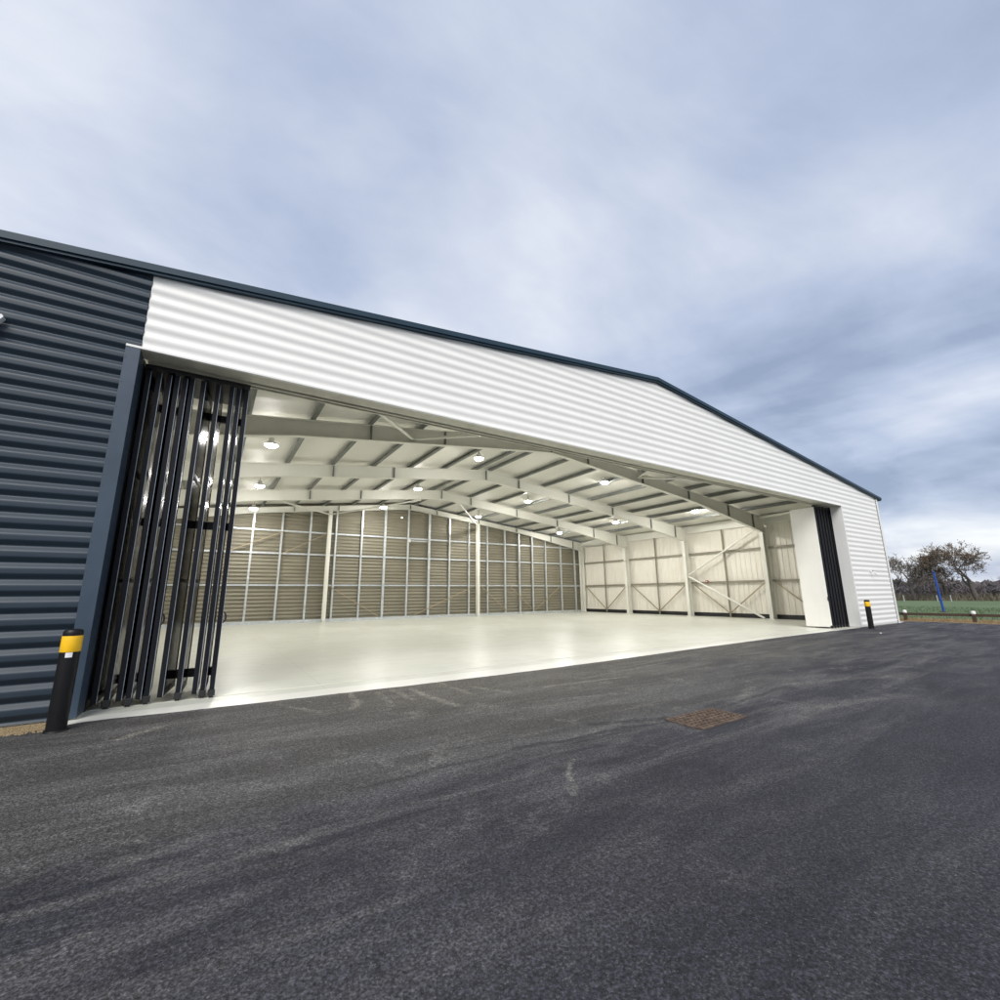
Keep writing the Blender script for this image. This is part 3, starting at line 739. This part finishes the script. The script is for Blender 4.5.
for i in range(26000):
    y = rnd.uniform(-70, 90); x = 112 + rnd.uniform(-2.5, 2.5) ; hz = 2.4 + 1.0 * noise.noise(Vector((y * .12, 0, 0))) + .5 * noise.noise(Vector((y * .5, 3, 0)))
    z = rnd.uniform(0, 1) ** .8 * hz; u = Vector((rnd.gauss(0, .25), rnd.gauss(0, .35), rnd.gauss(.25, .3))); w = Vector((0, 1, 0)) * rnd.uniform(.04, .12)
    b = Vector((x, y, z - .05)); mb.add([b - u - w, b - u + w, b + u + w * .3, b + u - w * .3], [(0, 1, 2, 3)])
tag(mb.build('hedgerow', 'hedge'), 'dark leafless hedgerow running behind the trees', 'hedgerow', kind='stuff')
mb = MB()
for i in range(9000):
    y = rnd.uniform(-300, 500); x = 330 + rnd.uniform(-12, 12); hz = 7 + 4 * noise.noise(Vector((y * .03, 0, 0)))
    z = rnd.uniform(0, hz); u = Vector((rnd.gauss(0, .8), rnd.gauss(0, 1.2), rnd.gauss(0, .9))); w = Vector((0, .3, .9)) * rnd.uniform(.5, 1.1)
    b = Vector((x, y, z)); mb.add([b - u - w, b - u + w, b + u + w, b + u - w], [(0, 1, 2, 3)])
tag(mb.build('far_wood', 'hedge'), 'dark far wood along the horizon behind the hedgerow', 'wood', kind='stuff')

# ------------------------------------------------------------------ sky, sun
SUN_EL, SUN_AZ = R(44), R(218)                      # azimuth clockwise from +Y
w = bpy.data.worlds.new('World'); SC.world = w; w.use_nodes = True
t = NT(w.node_tree); bg = t.n['Background']
sky = t.node('ShaderNodeTexSky', sky_type='NISHITA'); sky.sun_disc = False
sky.sun_elevation = SUN_EL; sky.sun_rotation = SUN_AZ; sky.air_density = 1.2; sky.dust_density = 2.5
gen = t.node('ShaderNodeTexCoord').outputs['Generated']
sx = t.node('ShaderNodeSeparateXYZ'); t.put(sx.inputs[0], gen)
den = t.math('ADD', t.math('MAXIMUM', sx.outputs[2], 0.0), .16)
cb = t.node('ShaderNodeCombineXYZ'); t.put(cb.inputs[0], t.math('DIVIDE', sx.outputs[0], den)); t.put(cb.inputs[1], t.math('DIVIDE', sx.outputs[1], den))
pv = cb.outputs[0]
n1 = t.noise(t.scalevec(pv, (1.0, .8, 1), (0, 0, .5)), .62, 6, .48, .3)
n2 = t.noise(t.scalevec(pv, (.65, 1.15, 1), (0, 0, .35)), 1.5, 8, .55, .3)
n = t.math('ADD', t.math('MULTIPLY', n1, .62), t.math('MULTIPLY', n2, .38))
low = t.math('MULTIPLY', t.maprange(sx.outputs[0], .35, .95), t.math('MULTIPLY', t.maprange(sx.outputs[2], .66, .22), t.maprange(sx.outputs[2], .04, .20)))
n3 = t.noise(t.scalevec(gen, (1.3, 1.3, 6.0)), 1.5, 5, .5, .5)
n = t.math('ADD', n, t.math('MULTIPLY', low, t.math('MULTIPLY_ADD', n3, .50, -.35)))
cl = t.ramp(n, (.33, (2.4, 2.95, 4.15)), (.43, (3.9, 4.45, 5.7)), (.51, (5.4, 5.8, 6.7)), (.60, (7.4, 7.6, 7.9)))
mixed = t.mix(.86, sky.outputs[0], cl)
t.put(bg.inputs[0], mixed); bg.inputs[1].default_value = .07
sd = bpy.data.lights.new('sun', 'SUN'); sd.energy = 1.5; sd.angle = R(35); sd.color = (1., .965, .91)
so = bpy.data.objects.new('sun', sd); COL.objects.link(so)
d = Vector((math.sin(SUN_AZ) * math.cos(SUN_EL), math.cos(SUN_AZ) * math.cos(SUN_EL), math.sin(SUN_EL)))
so.rotation_euler = d.to_track_quat('Z', 'Y').to_euler(); so.location = d * 60

# ------------------------------------------------------------------ camera
cam = bpy.data.cameras.new('camera'); co = bpy.data.objects.new('camera', cam); COL.objects.link(co)
cam.sensor_width = 36; cam.lens = 443.03 / 1000 * 36; cam.clip_end = 4000; cam.clip_start = .05
ya, pi_, ro = R(32.771), R(11.98), R(-.532)
rt = Vector((math.cos(ya), -math.sin(ya), 0)); fw = Vector((math.sin(ya), math.cos(ya), 0))
f2 = fw * math.cos(pi_) + Vector((0, 0, 1)) * math.sin(pi_); u2 = -fw * math.sin(pi_) + Vector((0, 0, 1)) * math.cos(pi_)
rx = rt * math.cos(ro) + u2 * math.sin(ro); ux = -rt * math.sin(ro) + u2 * math.cos(ro)
mw = Matrix((rx, ux, -f2)).transposed().to_4x4(); mw.translation = Vector((0, -8.825, 1.65)); co.matrix_world = mw
SC.camera = co
SC.view_settings.view_transform = 'Standard'; SC.view_settings.look = 'None'; SC.view_settings.exposure = 1.0; SC.view_settings.gamma = 1.0
SC.render.engine = 'CYCLES'; SC.cycles.use_denoising = True; SC.cycles.sample_clamp_indirect = 6; SC.cycles.max_bounces = 8
